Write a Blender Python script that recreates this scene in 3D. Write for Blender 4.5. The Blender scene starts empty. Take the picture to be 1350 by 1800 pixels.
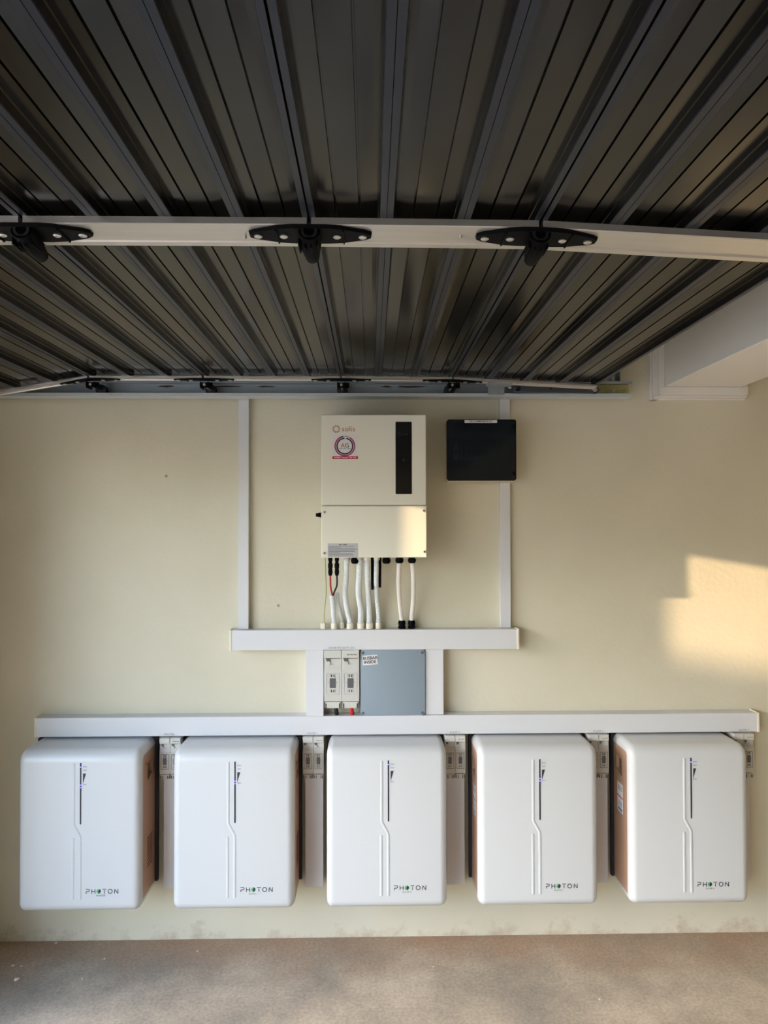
import bpy, bmesh, math, random
from mathutils import Vector, Matrix, Euler
random.seed(7)
R = math.radians
SC = bpy.context.scene
C = SC.collection

# ------------------------------------------------------------------ camera
F = 1247.0                      # focal length in pixels of the 1350 x 1800 frame
CAM = Vector((0, 0, 1.686))
YAW, PITCH = R(1.06), R(0.92)
cd = bpy.data.cameras.new('camera'); cam = bpy.data.objects.new('camera', cd); C.objects.link(cam)
cd.sensor_fit = 'HORIZONTAL'; cd.sensor_width = 36; cd.lens = 36 * F / 1350
cd.clip_start = 0.02; cd.clip_end = 300
cam.location = CAM
cam.rotation_euler = Euler((R(90) + PITCH, R(0.12), -YAW), 'XYZ')
SC.camera = cam

# ------------------------------------------------------------------ sky, sun, exposure
SUN_DIR = Vector((4.35, 1.0, -0.735)).normalized()     # direction the light travels
w = bpy.data.worlds.new('world'); SC.world = w; w.use_nodes = True
nt = w.node_tree; bg = nt.nodes['Background']
sky = nt.nodes.new('ShaderNodeTexSky'); sky.sky_type = 'NISHITA'; sky.sun_disc = False
sky.sun_elevation = R(26)
sky.sun_rotation = math.atan2(-SUN_DIR.x, -SUN_DIR.y)
sky.air_density = 1.0; sky.dust_density = 1.1; sky.ozone_density = 1.6
nt.links.new(sky.outputs[0], bg.inputs[0]); bg.inputs[1].default_value = 0.95
sl = bpy.data.lights.new('sun', 'SUN'); so = bpy.data.objects.new('sun', sl); C.objects.link(so)
sl.energy = 7.0; sl.color = (1.0, 0.72, 0.42); sl.angle = R(0.53)
so.rotation_euler = SUN_DIR.to_track_quat('-Z', 'Y').to_euler(); so.location = (-6, 0, 5)
SC.view_settings.view_transform = 'Standard'; SC.view_settings.look = 'None'
SC.view_settings.gamma = 1.0; SC.view_settings.use_curve_mapping = False
SC.view_settings.exposure = 0.74

# ------------------------------------------------------------------ helpers
_rot = Matrix.Rotation(-YAW, 3, 'Z') @ Matrix.Rotation(R(90) + PITCH, 3, 'X')
def ray(px, py):
    return _rot @ Vector(((px - 675) / F, (900 - py) / F, -1.0))
def at(px, py, Y):                      # pixel -> point on the plane y = Y
    d = ray(px, py); return CAM + d * (Y / d.y)
def atz(px, py, Z):                     # pixel -> point on the plane z = Z
    d = ray(px, py); return CAM + d * ((Z - CAM.z) / d.z)

def srgb(r, g, b):
    f = lambda c: (c / 255) / 12.92 if c / 255 <= 0.04045 else ((c / 255 + 0.055) / 1.055) ** 2.4
    return (f(r), f(g), f(b), 1)

def mat(name, col, rough=0.5, metal=0.0, bump=0.0, bscale=60, var=0.0, vscale=8, emit=None, alpha=1, spec=0.5, stretch=None, coat=0):
    m = bpy.data.materials.new(name); m.use_nodes = True
    n = m.node_tree.nodes; l = m.node_tree.links; b = n['Principled BSDF']
    b.inputs['Base Color'].default_value = col
    b.inputs['Roughness'].default_value = rough; b.inputs['Metallic'].default_value = metal
    b.inputs['Specular IOR Level'].default_value = spec; b.inputs['Alpha'].default_value = alpha
    b.inputs['Coat Weight'].default_value = coat
    tc = n.new('ShaderNodeTexCoord'); mp = n.new('ShaderNodeMapping')
    l.new(tc.outputs['Object'], mp.inputs[0])
    if stretch: mp.inputs['Scale'].default_value = stretch
    if var > 0:
        t = n.new('ShaderNodeTexNoise'); t.inputs['Scale'].default_value = vscale; t.inputs['Detail'].default_value = 6
        l.new(mp.outputs[0], t.inputs['Vector'])
        x = n.new('ShaderNodeMix'); x.data_type = 'RGBA'
        x.inputs[6].default_value = tuple(c * (1 - var) for c in col[:3]) + (1,)
        x.inputs[7].default_value = tuple(min(1, c * (1 + var)) for c in col[:3]) + (1,)
        l.new(t.outputs[0], x.inputs[0]); l.new(x.outputs[2], b.inputs['Base Color'])
    if bump > 0:
        t = n.new('ShaderNodeTexNoise'); t.inputs['Scale'].default_value = bscale; t.inputs['Detail'].default_value = 5
        l.new(mp.outputs[0], t.inputs['Vector'])
        u = n.new('ShaderNodeBump'); u.inputs['Strength'].default_value = bump; u.inputs['Distance'].default_value = 0.01
        l.new(t.outputs[0], u.inputs['Height']); l.new(u.outputs[0], b.inputs['Normal'])
    if emit:
        b.inputs['Emission Color'].default_value = emit[0]; b.inputs['Emission Strength'].default_value = emit[1]
    return m

def rgb_ramp(n, l, src, stops):
    r = n.new('ShaderNodeValToRGB'); e = r.color_ramp.elements
    e[0].position, e[0].color = stops[0]; e[1].position, e[1].color = stops[-1]
    for p, c in stops[1:-1]:
        k = e.new(p); k.color = c
    l.new(src, r.inputs[0]); return r

def wall_material():
    m = bpy.data.materials.new('painted_plaster'); m.use_nodes = True
    n = m.node_tree.nodes; l = m.node_tree.links; b = n['Principled BSDF']
    b.inputs['Roughness'].default_value = 0.62; b.inputs['Specular IOR Level'].default_value = 0.3
    g = n.new('ShaderNodeNewGeometry'); sp = n.new('ShaderNodeSeparateXYZ'); l.new(g.outputs['Position'], sp.inputs[0])
    t1 = n.new('ShaderNodeTexNoise'); t1.inputs['Scale'].default_value = 2.2; t1.inputs['Detail'].default_value = 7
    l.new(g.outputs['Position'], t1.inputs['Vector'])
    base = rgb_ramp(n, l, t1.outputs[0], [(0.3, srgb(214, 207, 184)), (0.7, srgb(223, 216, 195))])
    # dirt splashed on the foot of the wall
    t2 = n.new('ShaderNodeTexNoise'); t2.inputs['Scale'].default_value = 9; t2.inputs['Detail'].default_value = 9; t2.inputs['Roughness'].default_value = 0.7
    l.new(g.outputs['Position'], t2.inputs['Vector'])
    h = n.new('ShaderNodeMapRange'); h.inputs[1].default_value = 0.0; h.inputs[2].default_value = 0.17; h.inputs[3].default_value = 0.20; h.inputs[4].default_value = -0.20
    l.new(sp.outputs[2], h.inputs[0])
    a = n.new('ShaderNodeMath'); a.operation = 'ADD'; l.new(t2.outputs[0], a.inputs[0]); l.new(h.outputs[0], a.inputs[1])
    d = rgb_ramp(n, l, a.outputs[0], [(0.60, (0, 0, 0, 1)), (1.0, (1, 1, 1, 1))])
    mx = n.new('ShaderNodeMix'); mx.data_type = 'RGBA'; l.new(d.outputs[0], mx.inputs[0]); l.new(base.outputs[0], mx.inputs[6])
    mx.inputs[7].default_value = srgb(164, 136, 108)
    # small dark specks
    v = n.new('ShaderNodeTexVoronoi'); v.inputs['Scale'].default_value = 7
    l.new(g.outputs['Position'], v.inputs['Vector'])
    s = rgb_ramp(n, l, v.outputs['Distance'], [(0.0, (1, 1, 1, 1)), (0.03, (1, 1, 1, 1)), (0.05, (0, 0, 0, 1))])
    t3 = n.new('ShaderNodeTexNoise'); t3.inputs['Scale'].default_value = 3; l.new(g.outputs['Position'], t3.inputs['Vector'])
    gt = n.new('ShaderNodeMath'); gt.operation = 'GREATER_THAN'; gt.inputs[1].default_value = 0.53; l.new(t3.outputs[0], gt.inputs[0])
    ml = n.new('ShaderNodeMath'); ml.operation = 'MULTIPLY'; l.new(s.outputs[0], ml.inputs[0]); l.new(gt.outputs[0], ml.inputs[1])
    ml2 = n.new('ShaderNodeMath'); ml2.operation = 'MULTIPLY'; ml2.inputs[1].default_value = 0.6; l.new(ml.outputs[0], ml2.inputs[0])
    m2 = n.new('ShaderNodeMix'); m2.data_type = 'RGBA'; l.new(ml2.outputs[0], m2.inputs[0]); l.new(mx.outputs[2], m2.inputs[6])
    m2.inputs[7].default_value = srgb(90, 70, 60)
    l.new(m2.outputs[2], b.inputs['Base Color'])
    tb = n.new('ShaderNodeTexNoise'); tb.inputs['Scale'].default_value = 55; tb.inputs['Detail'].default_value = 4
    l.new(g.outputs['Position'], tb.inputs['Vector'])
    tb2 = n.new('ShaderNodeTexNoise'); tb2.inputs['Scale'].default_value = 4; l.new(g.outputs['Position'], tb2.inputs['Vector'])
    ad = n.new('ShaderNodeMath'); ad.operation = 'MULTIPLY_ADD'; ad.inputs[1].default_value = 3.0
    l.new(tb2.outputs[0], ad.inputs[0]); l.new(tb.outputs[0], ad.inputs[2])
    u = n.new('ShaderNodeBump'); u.inputs['Strength'].default_value = 0.22; u.inputs['Distance'].default_value = 0.004
    l.new(ad.outputs[0], u.inputs['Height']); l.new(u.outputs[0], b.inputs['Normal'])
    return m

def floor_material():
    m = bpy.data.materials.new('dusty_concrete'); m.use_nodes = True
    n = m.node_tree.nodes; l = m.node_tree.links; b = n['Principled BSDF']
    b.inputs['Roughness'].default_value = 0.75; b.inputs['Specular IOR Level'].default_value = 0.3
    g = n.new('ShaderNodeNewGeometry'); sp = n.new('ShaderNodeSeparateXYZ'); l.new(g.outputs['Position'], sp.inputs[0])
    t1 = n.new('ShaderNodeTexNoise'); t1.inputs['Scale'].default_value = 3.0; t1.inputs['Detail'].default_value = 9; t1.inputs['Roughness'].default_value = 0.62
    l.new(g.outputs['Position'], t1.inputs['Vector'])
    base = rgb_ramp(n, l, t1.outputs[0], [(0.30, srgb(148, 140, 128)), (0.5, srgb(176, 163, 145)), (0.68, srgb(200, 186, 166))])
    t2 = n.new('ShaderNodeTexNoise'); t2.inputs['Scale'].default_value = 4; t2.inputs['Detail'].default_value = 8
    l.new(g.outputs['Position'], t2.inputs['Vector'])
    h = n.new('ShaderNodeMapRange'); h.inputs[1].default_value = 2.90; h.inputs[2].default_value = 2.52; h.inputs[3].default_value = 0.42; h.inputs[4].default_value = -0.25
    l.new(sp.outputs[1], h.inputs[0])
    a = n.new('ShaderNodeMath'); a.operation = 'ADD'; l.new(t2.outputs[0], a.inputs[0]); l.new(h.outputs[0], a.inputs[1])
    d = rgb_ramp(n, l, a.outputs[0], [(0.45, (0, 0, 0, 1)), (1.0, (1, 1, 1, 1))])
    mx = n.new('ShaderNodeMix'); mx.data_type = 'RGBA'; l.new(d.outputs[0], mx.inputs[0]); l.new(base.outputs[0], mx.inputs[6])
    mx.inputs[7].default_value = srgb(176, 146, 122)
    t4 = n.new('ShaderNodeTexNoise'); t4.inputs['Scale'].default_value = 90; t4.inputs['Detail'].default_value = 3
    l.new(g.outputs['Position'], t4.inputs['Vector'])
    fine = rgb_ramp(n, l, t4.outputs[0], [(0.3, (0.8, 0.8, 0.8, 1)), (0.7, (1.08, 1.08, 1.08, 1))])
    mu = n.new('ShaderNodeMix'); mu.data_type = 'RGBA'; mu.blend_type = 'MULTIPLY'; mu.inputs[0].default_value = 1
    l.new(mx.outputs[2], mu.inputs[6]); l.new(fine.outputs[0], mu.inputs[7]); l.new(mu.outputs[2], b.inputs['Base Color'])
    mp = n.new('ShaderNodeMapping'); mp.inputs['Rotation'].default_value = (0, 0, 0.5); mp.inputs['Scale'].default_value = (1, 6, 1)
    l.new(g.outputs['Position'], mp.inputs[0])
    t5 = n.new('ShaderNodeTexNoise'); t5.inputs['Scale'].default_value = 12; t5.inputs['Detail'].default_value = 6; l.new(mp.outputs[0], t5.inputs['Vector'])
    u = n.new('ShaderNodeBump'); u.inputs['Strength'].default_value = 0.14; u.inputs['Distance'].default_value = 0.004
    l.new(t5.outputs[0], u.inputs['Height']); l.new(u.outputs[0], b.inputs['Normal'])
    return m

M = dict(
    wall=wall_material(), floor=floor_material(),
    ceil=mat('ceiling_paint', srgb(200, 192, 172), 0.8, bump=0.1),
    plank=mat('charcoal_aluminium', srgb(62, 59, 56), 0.19, 0.9, var=0.15, vscale=30, stretch=(1, 0.05, 1)),
    rib=mat('slate_rib_tone', srgb(40, 43, 54), 0.36, 0.45, var=0.1, vscale=30, stretch=(1, 0.05, 1)),
    alu=mat('brushed_aluminium', srgb(205, 200, 194), 0.34, 0.75, var=0.10, vscale=60, stretch=(0.08, 1, 1), bump=0.03),
    black=mat('black_plastic', srgb(6, 6, 8), 0.6, spec=0.08),
    rubber=mat('black_cable', srgb(18, 18, 20), 0.5),
    steel=mat('screw_steel', srgb(205, 203, 198), 0.3, 0.85),
    galv=mat('galvanised_steel', srgb(168, 176, 182), 0.42, 0.55, var=0.2, vscale=14),
    lip=mat('track_lip_steel', srgb(206, 212, 214), 0.45, 0.3),
    zinc=mat('yellow_zinc', srgb(190, 182, 120), 0.38, 0.5, var=0.12),
    arm=mat('grey_arm_steel', srgb(92, 96, 106), 0.42, 0.6),
    grease=mat('grease', srgb(70, 52, 28), 0.35),
    trunk=mat('white_pvc', srgb(220, 220, 222), 0.42, bump=0.01, bscale=20),
    cap=mat('pvc_end_cap', srgb(236, 228, 208), 0.45),
    batt=mat('white_abs_shell', srgb(207, 209, 210), 0.34, coat=0.1),
    brown=mat('bronze_casing', srgb(184, 148, 122), 0.42, 0.1),
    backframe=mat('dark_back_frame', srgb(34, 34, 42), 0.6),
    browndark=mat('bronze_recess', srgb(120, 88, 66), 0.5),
    inv=mat('cream_powder_coat', srgb(236, 233, 217), 0.40, bump=0.02, bscale=200),
    display=mat('black_display', srgb(10, 10, 14), 0.12),
    faint=mat('faint_grey_print', srgb(52, 52, 58), 0.4),
    ledstrip=mat('led_strip_plastic', srgb(20, 20, 34), 0.45),
    led=mat('blue_led', srgb(60, 60, 255), 0.4, emit=((0.12, 0.10, 1, 1), 3.0)),
    ledoff=mat('led_off', srgb(110, 112, 130), 0.4),
    ink=mat('dark_blue_ink', srgb(44, 46, 62), 0.5),
    inkgrey=mat('grey_ink', srgb(112, 116, 120), 0.5),
    green=mat('globe_green', srgb(116, 178, 128), 0.5),
    darkgreen=mat('globe_dark', srgb(24, 46, 48), 0.5),
    orange=mat('orange_brown_print', srgb(176, 116, 84), 0.5),
    sticker=mat('white_sticker', srgb(232, 230, 228), 0.4),
    graylabel=mat('grey_label', srgb(190, 190, 192), 0.45),
    red=mat('red_print', srgb(190, 30, 62), 0.45),
    pink=mat('pink_print', srgb(176, 70, 110), 0.45),
    navy=mat('navy_print', srgb(26, 18, 44), 0.45),
    blue=mat('blue_print', srgb(70, 110, 160), 0.45),
    switch=mat('light_grey_plastic', srgb(206, 204, 196), 0.42),
    switchdk=mat('mid_grey_window', srgb(96, 96, 98), 0.3),
    slot=mat('dark_slot', srgb(40, 40, 44), 0.6),
    box=mat('grey_junction_plastic', srgb(142, 156, 166), 0.48, bump=0.02, bscale=150),
    beige=mat('beige_enclosure', srgb(214, 200, 168), 0.45),
    smoke=mat('smoked_lid', srgb(24, 32, 40), 0.08, alpha=0.72),
    corr=mat('corrugated_pvc', srgb(222, 226, 226), 0.4),
    corrgrey=mat('corrugated_grey', srgb(176, 178, 180), 0.4),
    whitecable=mat('white_cable', srgb(232, 226, 218), 0.4),
    collar=mat('cream_collar', srgb(238, 232, 214), 0.4),
    redcable=mat('red_cable', srgb(190, 36, 40), 0.4),
    earth=mat('green_yellow_wire', srgb(150, 165, 70), 0.45),
    beam=mat('white_beam_paint', srgb(230, 226, 218), 0.55, bump=0.05),
    chip=mat('paint_chip', srgb(235, 225, 212), 0.6),
    outground=mat('driveway_paving', srgb(186, 170, 150), 0.8, var=0.1),
    outwall=mat('unseen_outer_wall', srgb(196, 182, 158), 0.8, var=0.1),
)

def link(o, parent=None):
    C.objects.link(o)
    if parent is not None: o.parent = parent
    return o
def tag(o, label=None, cat=None, group=None, kind=None):
    if label: o['label'] = label
    if cat: o['category'] = cat
    if group: o['group'] = group
    if kind: o['kind'] = kind
    return o
def thing(name, label, cat, loc=(0, 0, 0), group=None):
    o = bpy.data.objects.new(name, None); o.empty_display_size = 0.05; o.location = loc; C.objects.link(o)
    return tag(o, label, cat, group)
def root_loc(p):
    v = Vector((0, 0, 0))
    while p is not None:
        v += p.location; p = p.parent
    return v
def obj(name, bm, m, parent=None, smooth=False, loc=None):
    """geometry given in world coordinates; stored relative to its thing's origin"""
    o_ = root_loc(parent) if parent is not None else Vector((0, 0, 0))
    if parent is None:
        if loc is None:
            xs = [v.co for v in bm.verts]
            loc = Vector(((min(v.x for v in xs) + max(v.x for v in xs)) / 2, (min(v.y for v in xs) + max(v.y for v in xs)) / 2, min(v.z for v in xs)))
        o_ = Vector(loc)
    bmesh.ops.translate(bm, verts=bm.verts, vec=-o_)
    bmesh.ops.recalc_face_normals(bm, faces=bm.faces)
    me = bpy.data.meshes.new(name); bm.to_mesh(me); bm.free()
    me.materials.append(m)
    if smooth:
        me.polygons.foreach_set('use_smooth', [True] * len(me.polygons)); 
        try: me.set_sharp_from_angle(angle=R(38))
        except Exception: pass
    o = bpy.data.objects.new(name, me); link(o, parent)
    if parent is None: o.location = o_
    return o
def B(): return bmesh.new()
def box(bm, x0, x1, y0, y1, z0, z1, bev=0.0, seg=2):
    r = bmesh.ops.create_cube(bm, size=1.0)
    vs = r['verts']
    for v in vs:
        v.co = Vector(((x0 + x1) / 2 + v.co.x * (x1 - x0), (y0 + y1) / 2 + v.co.y * (y1 - y0), (z0 + z1) / 2 + v.co.z * (z1 - z0)))
    if bev > 0:
        es = list({e for v in vs for e in v.link_edges})
        bmesh.ops.bevel(bm, geom=es, offset=bev, segments=seg, profile=0.5, affect='EDGES')
    return bm
def ring_frame(d):
    d = d.normalized(); a = Vector((0, 0, 1)) if abs(d.z) < 0.9 else Vector((0, 1, 0))
    u = d.cross(a).normalized(); return u, d.cross(u).normalized()
def tube(bm, pts, r, seg=12, caps=True):
    pts = [Vector(p) for p in pts]; rings = []
    rr = r if isinstance(r, (list, tuple)) else [r] * len(pts)
    u = v = None
    for i, p in enumerate(pts):
        d = (pts[min(i + 1, len(pts) - 1)] - pts[max(i - 1, 0)])
        if d.length < 1e-9: d = Vector((0, 0, 1))
        d.normalize()
        if u is None: u, v = ring_frame(d)
        else:
            u = (u - d * u.dot(d)).normalized(); v = d.cross(u).normalized()
        rings.append([bm.verts.new(p + (u * math.cos(2 * math.pi * k / seg) + v * math.sin(2 * math.pi * k / seg)) * rr[i]) for k in range(seg)])
    for a, b in zip(rings, rings[1:]):
        for k in range(seg):
            bm.faces.new((a[k], a[(k + 1) % seg], b[(k + 1) % seg], b[k]))
    if caps:
        bm.faces.new(rings[0][::-1]); bm.faces.new(rings[-1])
    return bm
def cyl(bm, p0, p1, r, seg=16, r2=None): return tube(bm, [p0, p1], [r, r if r2 is None else r2], seg)
def prism(bm, poly, f0, f1):
    a = [bm.verts.new(f0(*p)) for p in poly]; b = [bm.verts.new(f1(*p)) for p in poly]
    bm.faces.new(a); bm.faces.new(b[::-1]); n = len(poly)
    for i in range(n): bm.faces.new((a[i], b[i], b[(i + 1) % n], a[(i + 1) % n]))
    return bm
def prism_xz(bm, poly, y0, y1): return prism(bm, poly, lambda x, z: (x, y0, z), lambda x, z: (x, y1, z))
def smooth_path(ctrl, n=8):
    P = [Vector(c) for c in ctrl]; P = [P[0] * 2 - P[1]] + P + [P[-1] * 2 - P[-2]]; out = []
    for i in range(1, len(P) - 2):
        for k in range(n):
            t = k / n; a, b, c, d = P[i - 1], P[i], P[i + 1], P[i + 2]
            out.append(0.5 * ((2 * b) + (c - a) * t + (2 * a - 5 * b + 4 * c - d) * t * t + (3 * b - a - 3 * c + d) * t ** 3))
    out.append(P[-2]); return out
def rrect(x0, x1, z0, z1, r, n=5):
    pts = []
    for cx, cz, a0 in ((x1 - r, z1 - r, 0), (x0 + r, z1 - r, 90), (x0 + r, z0 + r, 180), (x1 - r, z0 + r, 270)):
        for k in range(n + 1):
            a = R(a0 + 90 * k / n); pts.append((cx + r * math.cos(a), cz + r * math.sin(a)))
    return pts
_tc = {}
def small_print(m, parent, x, y, z, width, h, n=5, seed=1):
    """lettering too small to read in the photograph: word-long dashes"""
    rd = random.Random(seed); ws = [rd.uniform(0.6, 1.5) for _ in range(n)]; gap = 0.25; tot = sum(ws) + gap * (n - 1); k = width / tot
    b = bmesh.new(); cx = x - width / 2
    for w_ in ws:
        box(b, cx, cx + w_ * k, y - 0.0002, y + 0.0002, z - h / 2, z + h / 2); cx += (w_ + gap) * k
    return tag(obj('small_print', b, m, parent), kind='stuff')
def text(s, m, parent, x, y, z, size, name='lettering', align='CENTER', spacing=1.0, rot=0.0, thick=0.0003, bold=0.0, sx=1.0, side=None):
    key = (s, round(size, 5), align, spacing, bold)
    if key not in _tc:
        c = bpy.data.curves.new('t', 'FONT'); c.body = s; c.size = size; c.align_x = align; c.align_y = 'CENTER'
        c.space_character = spacing; c.extrude = thick; c.offset = bold; c.resolution_u = 3
        o = bpy.data.objects.new('t', c); C.objects.link(o)
        me = bpy.data.meshes.new_from_object(o.evaluated_get(bpy.context.evaluated_depsgraph_get()))
        bpy.data.objects.remove(o); _tc[key] = me
    bm = B(); bm.from_mesh(_tc[key])
    mt = Matrix.Translation((x, y, z)) @ Matrix.Rotation(R(90), 4, 'X') @ Matrix.Rotation(rot, 4, 'Z') @ Matrix.Diagonal((sx, 1, 1, 1))
    bmesh.ops.transform(bm, matrix=mt, verts=bm.verts)
    return obj(name, bm, m, parent)
def ring_arc(bm, cx, cz, r0, r1, y0, y1, a0=0, a1=360, n=40):
    pts = [(cx + r1 * math.cos(R(a0 + (a1 - a0) * k / n)), cz + r1 * math.sin(R(a0 + (a1 - a0) * k / n))) for k in range(n + 1)]
    inn = [(cx + r0 * math.cos(R(a0 + (a1 - a0) * k / n)), cz + r0 * math.sin(R(a0 + (a1 - a0) * k / n))) for k in range(n + 1)]
    for k in range(n):
        prism_xz(bm, [pts[k], pts[k + 1], inn[k + 1], inn[k]], y0, y1)
    return bm
def struct(name, bm, m): return tag(obj(name, bm, m), kind='structure')

# ------------------------------------------------------------------ the garage shell
D = 2.90; FZ = 0.012
XL = -1.56; XR = 5.6; YB = -3.8; ZC = 2.78
JY = D - (1.225 - XL) / 4.35
LZ = 1.608 + 0.165 * (1.29 - XL)
struct('floor', box(B(), XL - 0.25, XR + 0.2, YB - 0.2, D + 0.2, -0.12, FZ), M['floor'])
struct('wall_back', box(B(), XL - 0.25, XR + 0.2, D, D + 0.2, -0.0, ZC), M['wall'])
struct('wall_right', box(B(), XR, XR + 0.2, YB, D, 0, ZC), M['wall'])
struct('wall_front', box(B(), XL - 0.25, XR + 0.2, YB - 0.2, YB, 0, ZC), M['wall'])
b = B(); box(b, XL - 0.25, XL, JY, D, 0, ZC); box(b, XL - 0.25, XL, YB, YB + 0.6, 0, ZC); box(b, XL - 0.25, XL, YB + 0.6, JY, LZ, ZC)
struct('wall_left', b, M['wall'])
struct('ceiling', box(B(), XL - 0.25, XR + 0.2, YB - 0.2, D + 0.2, ZC, ZC + 0.15), M['ceil'])
struct('ground', box(B(), -60, XL - 0.25, -45, 45, -0.14, -0.02), M['outground'])
g_ = obj('unseen_boundary_wall', box(B(), -16.4, -16.1, -16, 40, -0.02, 1.15 + 0.169 * 17.3), M['outwall'])  # unseen wall: height ends the sun patch, length chosen to even out the light
tag(g_, kind='structure')
g_ = tag(obj('sky_blocking_wall', box(B(), -5.2, 8, -11.3, -11, -0.02, 6.5), M['outwall']), kind='structure')  # unseen, added to block sky light and darken the back wall's left end

# ------------------------------------------------------------------ sectional door overhead
PW = 0.144
Z0 = 2.245
yfar = atz(600, 661, Z0).y; ymid = atz(700, 383, Z0).y
dstile = yfar - ymid
YEND = yfar + 0.045
xj = [at(px, 663, yfar).x for px in (155, 357, 600, 797)]
YN = -3.1
door = thing('sectional_garage_door', 'charcoal aluminium sectional garage door rolled up flat overhead', 'garage door', (0, 0, Z0))
def sec_frame(x0, z0, ang, flip=False):
    c, s = math.cos(ang), math.sin(ang)
    return lambda u, h: (x0 + u * c - h * s, z0 + u * s + h * c)
xr = xj[3]; A4 = R(-2.9); A0 = R(9.5)
secs = [  # (frame of its left joint, number of planks, plank width)
    (sec_frame(xj[0] - 3 * PW * math.cos(A0), Z0 - 3 * PW * math.sin(A0), A0), 3, PW),
    (sec_frame(xj[0], Z0, 0), 3, (xj[1] - xj[0]) / 3),
    (sec_frame(xj[1], Z0, 0), 4, (xj[2] - xj[1]) / 4),
    (sec_frame(xj[2], Z0, R(-0.4)), 3, (xj[3] - xj[2]) / 3),
    (sec_frame(xj[3], Z0 - 0.003, A4), 4, PW * 0.965)]
def plank_profile(w, first, last):
    v = 0.015; g = 0.0021
    e0 = 0.0018 if first else 0.0005; e1 = 0.0018 if last else 0.0005
    p = [(e0, 0.0), (0.0115, 0.0), (0.0125, 0.002), (0.0145, v + 0.001), (0.016, v + 0.003), (0.026, v + 0.0016)]
    for c in (0.050, 0.094):
        c = c * w / 0.144
        p += [(c - g, v), (c - g * 0.6, v + 0.006), (c + g * 0.6, v + 0.006), (c + g, v)]
    p += [(w - 0.026, v + 0.0016), (w - 0.016, v + 0.003), (w - 0.0145, v + 0.001), (w - 0.0125, 0.002), (w - 0.0115, 0), (w - e1, 0), (w - e1, 0.040), (e0, 0.040)]
    return p
for fr, n, wd in secs:
    for i in range(n):
        pr = [fr(i * wd + u, h) for u, h in plank_profile(wd, i == 0, i == n - 1)]
        b = B(); a = [b.verts.new((x, YEND, z)) for x, z in pr]; c_ = [b.verts.new((x, YN, z)) for x, z in pr]
        for k in range(len(pr)): b.faces.new((a[k], a[(k + 1) % len(pr)], c_[(k + 1) % len(pr)], c_[k]))
        b.faces.new(a); b.faces.new(c_[::-1])
        o = obj('plank', b, M['plank'], door); o.data.materials.append(M['rib'])
        for f in o.data.polygons:                   # the raised ribs get a darker, rougher slate tone
            if f.index in (0, 1, len(pr) - 4, len(pr) - 5): f.material_index = 1
def stile(y0, fr, n, wd, SW=0.096):
    L = n * wd; th = 0.007 if SW < 0.05 else 0.012
    b = B()
    # raised flat with folded lips, laid across the ribs of its section
    prof = [(y0, 0.0), (y0, -th), (y0 + 0.004, -th - 0.001), (y0 + SW * 0.80, -th - 0.001), (y0 + SW * 0.82, -th - 0.004), (y0 + SW, -th - 0.004), (y0 + SW, 0.0)]
    ends = []
    for u in (0.004, L - 0.004):
        ring = []
        for y, h in prof:
            x, z = fr(u, h); ring.append(b.verts.new((x, y, z)))
        ends.append(ring)
    for k in range(len(prof)):
        b.faces.new((ends[0][k], ends[0][(k + 1) % len(prof)], ends[1][(k + 1) % len(prof)], ends[1][k]))
    b.faces.new(ends[0]); b.faces.new(ends[1][::-1])
    o = obj('stile', b, M['alu'], door)
    tag(o, 'brushed aluminium stile')
    return o
for k in range(4):
    for fr, n, wd in secs: stile(yfar - k * dstile, fr, n, wd, 0.040 if k == 0 else 0.096)
# rivets on the middle stile
for px, py in ((432, 418), (811, 417), (1317, 432)):
    p = atz(px, py, Z0 - 0.018)
    b = B(); cyl(b, (p.x, p.y, p.z + 0.006), (p.x, p.y, p.z - 0.002), 0.0035, 10); obj('rivet', b, M['steel'], door)

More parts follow.
